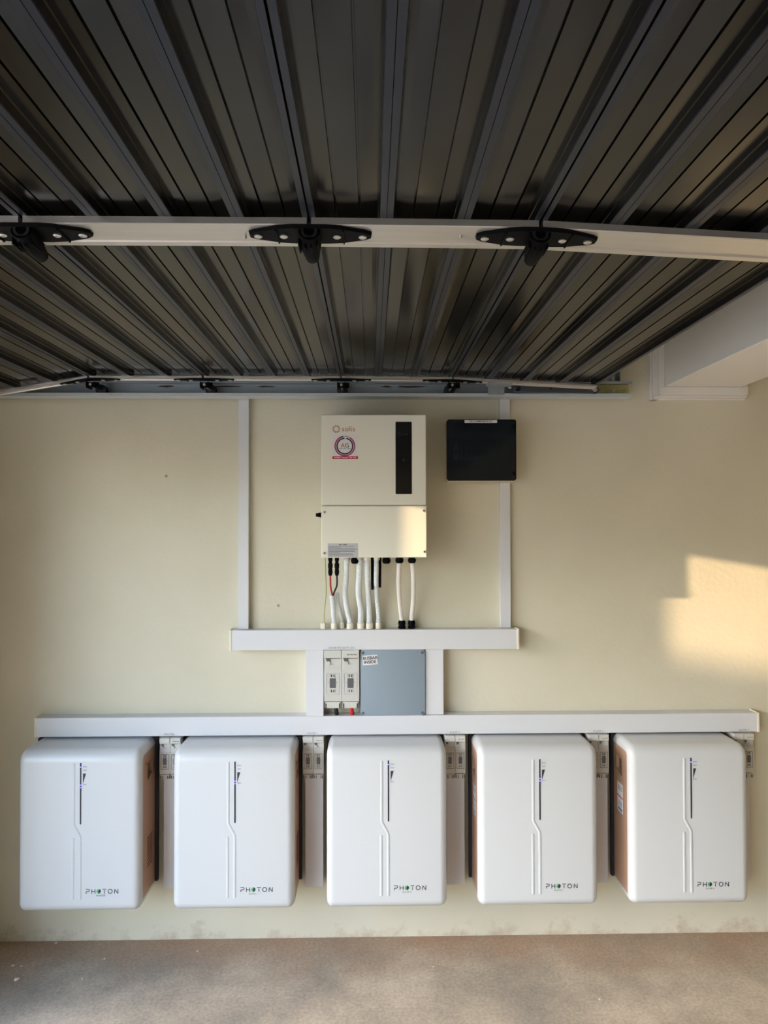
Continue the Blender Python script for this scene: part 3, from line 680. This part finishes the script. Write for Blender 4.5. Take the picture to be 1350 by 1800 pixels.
# ------------------------------------------------------------------ small fuse switches and drop trunking between batteries
nx = ['MASTER', 'SLAVE 1', 'SLAVE 2', 'SLAVE 3', 'SLAVE 4']
where = ['right of the leftmost battery', 'left of the middle battery', 'right of the middle battery', 'left of the rightmost battery', 'right of the rightmost battery']
yS = 2.822
for k, pc in enumerate((297.5, 549.5, 799.5, 1052, 1307.5)):
    c = at(pc, 1330, yS).x; wd = 0.0415; z1 = tl[2] - 0.004; z0 = at(pc, 1369, yS + 0.008).z
    fuse_switch('left one of the two small fuse switches ' + where[k], c - wd, c, z0, z1, yS, 'small fuse switches between the batteries')
    fuse_switch('right one of the two small fuse switches ' + where[k], c, c + wd, z0, z1, yS, 'small fuse switches between the batteries', True)
    cc = c + (0.003, 0.002, 0.004, 0.008, 0.0)[k]
    trunk_box('cable_trunking', 'white drop trunking under the fuse switches ' + where[k], 0, 1371, 1, 1561 - k * 4.5, 0.045, x0=cc - 0.036, x1=cc + 0.036, z1=z0 - 0.004, z0=at(pc, 1561.5 - k * 3.0, D - 0.045).z)
    text(nx[k], M['inkgrey'], TL, at(pc - 1, 1288, tl[4]).x, tl[4] - 0.0002, tl[2] + 0.0072, 0.0100, spacing=1.15)

# ------------------------------------------------------------------ inverter
IY = 2.65
ix0 = at(565, 850, IY).x; ix1 = at(749.5, 850, IY).x; iz1 = at(657, 728.5, IY).z; iz0 = at(657, 980, IY).z; izm = at(657, 888.5, IY).z
inv = thing('inverter', 'cream wall mounted solar inverter with black display strip and sun logo', 'inverter', ((ix0 + ix1) / 2, D, iz0))
obj('housing', box(B(), ix0 + 0.004, ix1 - 0.004, IY + 0.02, D - 0.03, iz0 + 0.003, iz1 - 0.003, 0.006, 2), M['inv'], inv)
obj('wall_bracket', box(B(), ix0 + 0.05, ix1 - 0.05, D - 0.03, D - 0.0005, iz0 + 0.1, iz1 - 0.05), M['galv'], inv)
uc = obj('upper_cover', box(B(), ix0, ix1, IY, IY + 0.03, izm + 0.0015, iz1, 0.004, 3), M['inv'], inv)
lc = obj('lower_cover', box(B(), ix0, ix1 + 0.001, IY - 0.003, IY + 0.03, iz0, izm - 0.0015, 0.003, 3), M['inv'], inv)
for px, py in ((570.5, 900), (745, 898), (570.5, 972), (746, 970)):
    p = at(px, py, IY); s = B(); cyl(s, (p.x, IY - 0.002, p.z), (p.x, IY - 0.0065, p.z), 0.0052, 14); q = obj('cover_screw', s, M['steel'], lc, True)
    s = B(); box(s, p.x - 0.0035, p.x + 0.0035, IY - 0.0072, IY - 0.006, p.z - 0.0007, p.z + 0.0007); box(s, p.x - 0.0007, p.x + 0.0007, IY - 0.0072, IY - 0.006, p.z - 0.0035, p.z + 0.0035); obj('screw_cross', s, M['slot'], lc)
a_ = at(695.5, 741.5, IY); c_ = at(724, 868.5, IY)
b = B(); prism_xz(b, rrect(a_.x, c_.x, c_.z, a_.z, 0.003), IY - 0.0012, IY + 0.002); dp = obj('display', b, M['display'], inv)
def sun_logo(cx, cz, r, y, m_, par, nray=12):
    b = B()
    for k in range(nray):
        a = 2 * math.pi * k / nray; a2 = a + 0.30
        p = lambda rr, an: (cx + rr * math.cos(an), cz + rr * math.sin(an))
        prism_xz(b, [p(r * 0.60, a - 0.18), p(r * 0.98, a2 - 0.13), p(r * 0.98, a2 + 0.10), p(r * 0.62, a + 0.14)], y - 0.0004, y + 0.0006)
    ring_arc(b, cx, cz, r * 0.56, r * 0.64, y - 0.0004, y + 0.0006, n=24)
    return obj('sun_logo', b, m_, par)
p = at(591.5, 754, IY); sun_logo(p.x, p.z, 0.0155, IY, M['orange'], uc)
p = at(613, 754, IY); text('solis', M['orange'], uc, p.x, IY - 0.0003, p.z, 0.0245 * 1.15, spacing=1.02)
p = at(703, 763, IY); sun_logo(p.x, p.z, 0.0075, IY - 0.0016, M['faint'], dp)
p = at(713, 763, IY); text('solis', M['faint'], dp, p.x, IY - 0.0015, p.z, 0.012)
p = at(709.5, 809, IY); b = B(); ring_arc(b, p.x, p.z, 0.0035, 0.0048, IY - 0.0016, IY, n=16); obj('power_mark', b, M['faint'], dp)
# round company sticker with red banner
p = at(606.5, 784, IY)
st_ = thing  # alias not used
b = B(); a_ = at(584.5, 763, IY); c_ = at(629, 806, IY); box(b, a_.x, c_.x, IY - 0.0005, IY + 0.0003, c_.z, a_.z); sk = obj('sticker', b, M['sticker'], uc)
b = B(); ring_arc(b, p.x, p.z, 0.0332, 0.0390, IY - 0.0009, IY, 100, 440 - 20, 44); obj('outer_ring', b, M['pink'], uc)
b = B(); ring_arc(b, p.x, p.z, 0.0268, 0.0316, IY - 0.0009, IY, 92, 440, 44); obj('inner_ring', b, M['navy'], uc)
b = B(); ring_arc(b, p.x, p.z, 0.0360, 0.0375, IY - 0.0009, IY, 62, 122, 14); obj('outer_ring', b, M['navy'], uc)
text('A', M['red'], uc, p.x - 0.0078, IY - 0.0006, p.z + 0.0015, 0.0225, name='lettering'); text('G', M['navy'], uc, p.x + 0.0078, IY - 0.0006, p.z + 0.0015, 0.0225)
small_print(M['inkgrey'], uc, p.x, IY - 0.0007, p.z - 0.0095, 0.044, 0.0020, 3, 4)
q1 = at(584.5, 802, IY); q2 = at(629.5, 806.8, IY)
b = B(); box(b, q1.x, q2.x, IY - 0.0012, IY, q2.z, q1.z); obj('red_banner', b, M['red'], uc)
small_print(M['sticker'], uc, (q1.x + q2.x) / 2, IY - 0.0014, (q1.z + q2.z) / 2, (q2.x - q1.x) * 0.86, 0.0022, 4, 2)
# warning label
a_ = at(576, 955, IY); c_ = at(629.5, 979, IY)
b = B(); box(b, a_.x, c_.x, IY - 0.0036, IY - 0.0028, c_.z, a_.z); obj('warning_label', b, M['graylabel'], lc)
small_print(M['ink'], lc, (a_.x + c_.x) / 2, IY - 0.0038, a_.z - 0.0045, 0.030, 0.0026, 2, 3)
b = B()
for i in range(10):
    z = a_.z - 0.0105 - i * 0.0040; e_ = random.uniform(0.35, 0.98) if i in (1, 2, 6) else random.uniform(0.8, 0.98)
    box(b, a_.x + 0.003, a_.x + (c_.x - a_.x) * e_, IY - 0.0039, IY - 0.003, z - 0.0008, z + 0.0008)
tag(obj('small_print', b, M['inkgrey'], lc), kind='stuff')
# dc switch on the left side
p = at(560, 905, 2.72); xs = ix0 + 0.004
b = B(); cyl(b, (xs, 2.72, p.z), (xs - 0.010, 2.72, p.z), 0.014, 18); cyl(b, (xs - 0.010, 2.72, p.z), (xs - 0.020, 2.72, p.z), 0.009, 14); box(b, xs - 0.030, xs - 0.018, 2.715, 2.725, p.z - 0.007, p.z + 0.007, 0.002, 2)
obj('rotary_switch', b, M['black'], inv, True)

# ------------------------------------------------------------------ glands, cables and conduits under the inverter
def gland(par, x, y, ztop, r=0.0155, h=0.030, m_='black', up=False, name='cable_gland'):
    s = -1 if not up else 1
    b = B()
    cyl(b, (x, y, ztop), (x, y, ztop + s * h * 0.30), r, 6 if not up else 6)
    tube(b, [(x, y, ztop + s * h * 0.30), (x, y, ztop + s * h * 0.42), (x, y, ztop + s * h * 0.45), (x, y, ztop + s * h * 0.82), (x, y, ztop + s * h)], [r * 0.8, r * 0.8, r, r * 0.96, r * 0.66], 12)
    return obj(name, b, M[m_], par, True)
GY = 2.76; BY = 2.868
zb = iz0 + 0.003; zt = tu[3]
def PX(px, py, y): q = at(px, py, y); return q
for px in (624, 679): gland(inv, PX(px, 985, GY).x, GY, zb, 0.0165, 0.032)
def conduit(label, pts, r, m_='corr', rib=True, cat='conduit', bottom='collar', top=None, name='corrugated_conduit', group='conduits between the inverter and the trunking'):
    """pts: (px, py, y) list top -> bottom"""
    P = [at(*p) for p in pts]
    P[-1].z = zt + 0.0008
    if pts[0][1] < 990: P[0].z = zb - 0.001
    th = thing(name, label, cat, tuple(P[-1]), group)
    P.insert(len(P) - 1, P[-1] + Vector((0, -0.0005, 0.030)))
    path = smooth_path(P, 10)
    if rib:
        # resample densely for the corrugation
        L = [0]
        for a, c in zip(path, path[1:]): L.append(L[-1] + (c - a).length)
        n = int(L[-1] / 0.0026); out = []; rr = []
        j = 0
        for i in range(n + 1):
            s = L[-1] * i / n
            while j < len(L) - 2 and L[j + 1] < s: j += 1
            f = (s - L[j]) / max(1e-9, L[j + 1] - L[j]); out.append(path[j].lerp(path[j + 1], f)); rr.append(r * (1.0 if i % 2 else 0.88))
        b = B(); tube(b, out, rr, 12)
    else:
        b = B(); tube(b, path, r, 12)
    obj('sheath', b, M[m_], th, True)
    q = P[-1]
    if bottom == 'collar':
        b = B(); tube(b, [(q.x, q.y, zt + 0.0005), (q.x, q.y, zt + 0.022), (q.x, q.y, zt + 0.024)], [r * 1.2, r * 1.2, r * 1.05], 16); obj('collar', b, M['collar'], th, True)
    elif bottom == 'gland': gland(th, q.x, q.y, zt + 0.0005, 0.0150, 0.034, up=True)
    if top:
        q = P[0]
        if top == 'collar': b = B(); cyl(b, (q.x, q.y, zb - 0.0005), (q.x, q.y, zb - 0.018), r * 1.18, 16); obj('collar', b, M['collar'], th, True)
        if top == 'greycollar': b = B(); cyl(b, (q.x, q.y, zb - 0.0005), (q.x, q.y, zb - 0.016), r * 1.15, 16); obj('collar', b, M['graylabel'], th, True)
        if top == 'gland': gland(th, q.x, q.y, zb - 0.0005, 0.0160, 0.030)
    return th
conduit('ribbed white conduit left of the empty black gland, bending to the right', [(610, 984, GY), (608, 1015, 2.78), (606.5, 1045, 2.81), (611, 1075, 2.85), (615, 1103, BY)], 0.0118, top='greycollar')
conduit('ribbed white conduit right of the first black gland, with a wavy bend', [(632, 984, GY), (631.5, 1010, 2.77), (630, 1040, 2.80), (634, 1070, 2.85), (634, 1103, BY)], 0.0128, top='greycollar')
conduit('straight ribbed white conduit with printed dashes and white top collar', [(645, 984, GY), (646, 1020, 2.78), (648, 1060, 2.84), (649, 1103, BY)], 0.0118, top='collar')
conduit('slimmer white conduit right of the black stick antenna', [(662, 984, GY), (661, 1020, 2.78), (662, 1050, 2.83), (665, 1080, 2.86), (665, 1103, BY)], 0.0098, top='collar')
conduit('white conduit holding the red solar lead', [(583, 1045, 2.80), (585, 1060, 2.83), (586, 1080, 2.85), (587, 1103, BY)], 0.0112)
conduit('white conduit holding the black solar lead', [(592, 1042, 2.82), (594, 1060, 2.845), (598, 1080, 2.86), (600.5, 1103, 2.884)], 0.0085)
conduit('smooth white cable from the second last black gland, left of its twin', [(702, 984, GY), (700.5, 1020, 2.78), (702, 1055, 2.83), (706, 1103, BY)], 0.0092, 'whitecable', False, 'cable', 'gland', 'gland', 'white_cable')
conduit('smooth white cable from the last black gland, nearest the right', [(724, 984, GY), (726.5, 1020, 2.78), (726, 1055, 2.83), (723, 1103, BY)], 0.0092, 'whitecable', False, 'cable', 'gland', 'gland', 'white_cable')
# printed marks on the third conduit
# earth wire
P = [at(571.5, 982, 2.80), at(572.5, 1010, 2.81), at(573, 1045, 2.83), at(570, 1075, 2.86), at(569, 1103, BY)]; P[-1].z = zt + 0.001
P[0].z = zb - 0.0005
ew = thing('earth_wire', 'thin green and yellow earth wire at the left of the inverter cables', 'wire', tuple(P[-1]))
b = B(); tube(b, smooth_path(P, 8), 0.0017, 8); obj('wire', b, M['earth'], ew, True)
q = P[-1]; b = B(); tube(b, [(q.x - 0.002, q.y, zt + 0.0005), (q.x - 0.002, q.y, zt + 0.024)], 0.012, 6); obj('collar', b, M['collar'], ew)
# solar connectors and their leads
def lead(label, px, pts, m_, nm):
    x = at(px, 985, GY).x
    t = thing('solar_lead', label, 'cable', (x, GY, zb), 'solar leads with black connectors')
    b = B(); tube(b, [(x, GY, zb - 0.0005), (x, GY, zb - 0.020), (x, GY, zb - 0.021), (x, GY, zb - 0.030), (x, GY, zb - 0.031), (x, GY, zb - 0.048), (x, GY, zb - 0.049), (x, GY, zb - 0.066), (x, GY, zb - 0.078)],
                  [0.0085, 0.0085, 0.0068, 0.0068, 0.0095, 0.0092, 0.0075, 0.0090, 0.0060], 12); obj('plug', b, M['black'], t, True)
    P = [Vector((x, GY, zb - 0.074))] + [at(*p) for p in pts]
    b = B(); tube(b, smooth_path(P, 8), 0.0034, 10); obj('cable', b, M[m_], t, True)
lead('red solar lead with a black connector under the inverter', 580.5, [(581, 1030, 2.77), (583, 1042, 2.79), (585.5, 1052, 2.81)], 'redcable', '')
lead('black solar lead with a black connector beside the red one', 592.0, [(592, 1028, 2.77), (587.5, 1040, 2.785), (584.5, 1048, 2.80)], 'rubber', '')
# stick loggers hanging beside the conduits
for px, py1, lb, yy in ((654.5, 1037, 'longer black stick antenna hanging between white conduits under the inverter', 2.79), (667.5, 1033, 'black stick antenna half hidden behind the slimmer conduit', 2.80)):
    p = at(px, py1, yy); b = B(); tube(b, [(p.x, yy, zb - 0.0005), (p.x, yy, p.z + 0.004), (p.x, yy, p.z)], [0.0062, 0.0055, 0.003], 12)
    tag(obj('stick_antenna', b, M['black'], None, True), lb, 'antenna')

# ------------------------------------------------------------------ dc combiner box
CY = 2.775
ca = at(786, 737.5, CY); cb = at(908, 845, CY)
cbx = thing('combiner_box', 'dark smoked lid combiner box with DC COMBINER BOX label right of the inverter', 'electrical box', ((ca.x + cb.x) / 2, D, cb.z))
b = B()
e = 0.003
box(b, ca.x + e, cb.x - e, D - 0.026 - 0.002, D - 0.0275 + 0.001, cb.z + e, ca.z - e) # back plate in front of the thin trunking
box(b, ca.x + e - 0.001, ca.x + e + 0.003, CY + 0.02, D - 0.0265, cb.z + e, ca.z - e); box(b, cb.x - e - 0.003, cb.x - e + 0.001, CY + 0.02, D - 0.0265, cb.z + e, ca.z - e)
box(b, ca.x + e, cb.x - e, CY + 0.02, D - 0.0265, cb.z - 0.004, cb.z + e); box(b, ca.x + e, cb.x - e, CY + 0.02, D - 0.0265, ca.z - e - 0.003, ca.z - e + 0.001)
obj('enclosure', b, M['beige'], cbx)
b = B(); prism_xz(b, rrect(ca.x, cb.x, cb.z, ca.z, 0.008), CY, CY + 0.004)
obj('smoked_lid', b, M['smoke'], cbx)
b = B()
for (x0, x1, z0, z1) in ((ca.x, ca.x + 0.004, cb.z + 0.006, ca.z - 0.006), (cb.x - 0.004, cb.x, cb.z + 0.006, ca.z - 0.006), (ca.x + 0.006, cb.x - 0.006, cb.z, cb.z + 0.004), (ca.x + 0.006, cb.x - 0.006, ca.z - 0.004, ca.z)):
    box(b, x0, x1, CY + 0.0042, CY + 0.026, z0, z1)
obj('lid_rim', b, M['black'], cbx)
obj('blanking_plate', box(B(), ca.x + 0.006, cb.x - 0.006, CY + 0.040, CY + 0.044, cb.z + 0.006, ca.z - 0.006), M['slot'], cbx)
zc_ = (ca.z + cb.z) / 2 - 0.005
for i in range(9):
    x = ca.x + 0.03 + i * 0.0185
    obj('breaker', box(B(), x, x + 0.017, CY + 0.022, CY + 0.042, zc_ - 0.032, zc_ + 0.032, 0.001, 1), M['switch' if i in (0,) else 'switchdk'], cbx)
    obj('breaker_lever', box(B(), x + 0.004, x + 0.013, CY + 0.014, CY + 0.022, zc_ - 0.008, zc_ + 0.006, 0.001, 1), M['black'], cbx)
for z in (ca.z - 0.027, cb.z + 0.027):
    obj('lid_latch', box(B(), cb.x - 0.014, cb.x - 0.0045, CY - 0.003, CY + 0.0005, z - 0.007, z + 0.007, 0.001, 1), M['black'], cbx)
l0 = at(817, 738.7, CY); l1 = at(874, 744, CY)
obj('label_plate', box(B(), l0.x, l1.x, CY - 0.0012, CY, l1.z, l0.z), M['sticker'], cbx)
text('DC COMBINER BOX', M['ink'], cbx, (l0.x + l1.x) / 2, CY - 0.0014, (l0.z + l1.z) / 2, 0.0098, bold=0.0001)

# ------------------------------------------------------------------ crumbs on the floor
for px, py, s_ in ((21, 1697, 0.007), (36.5, 1698, 0.007), (28, 1721, 0.010), (97, 1657, 0.006), (143, 1720, 0.004), (182, 1685, 0.004), (1052, 1758, 0.004), (345, 1672, 0.004), (760, 1700, 0.0035)):
    p = atz(px, py, FZ); b = B(); bmesh.ops.create_icosphere(b, subdivisions=1, radius=s_)
    for v in b.verts: v.co = Vector((v.co.x * random.uniform(0.7, 1.4), v.co.y * random.uniform(0.7, 1.4), v.co.z * 0.35 + s_ * 0.3)) + p
    tag(obj('paint_chip', b, M['chip']), 'tiny white paint chip lying on the dusty concrete floor', 'debris', 'paint chips on the floor')
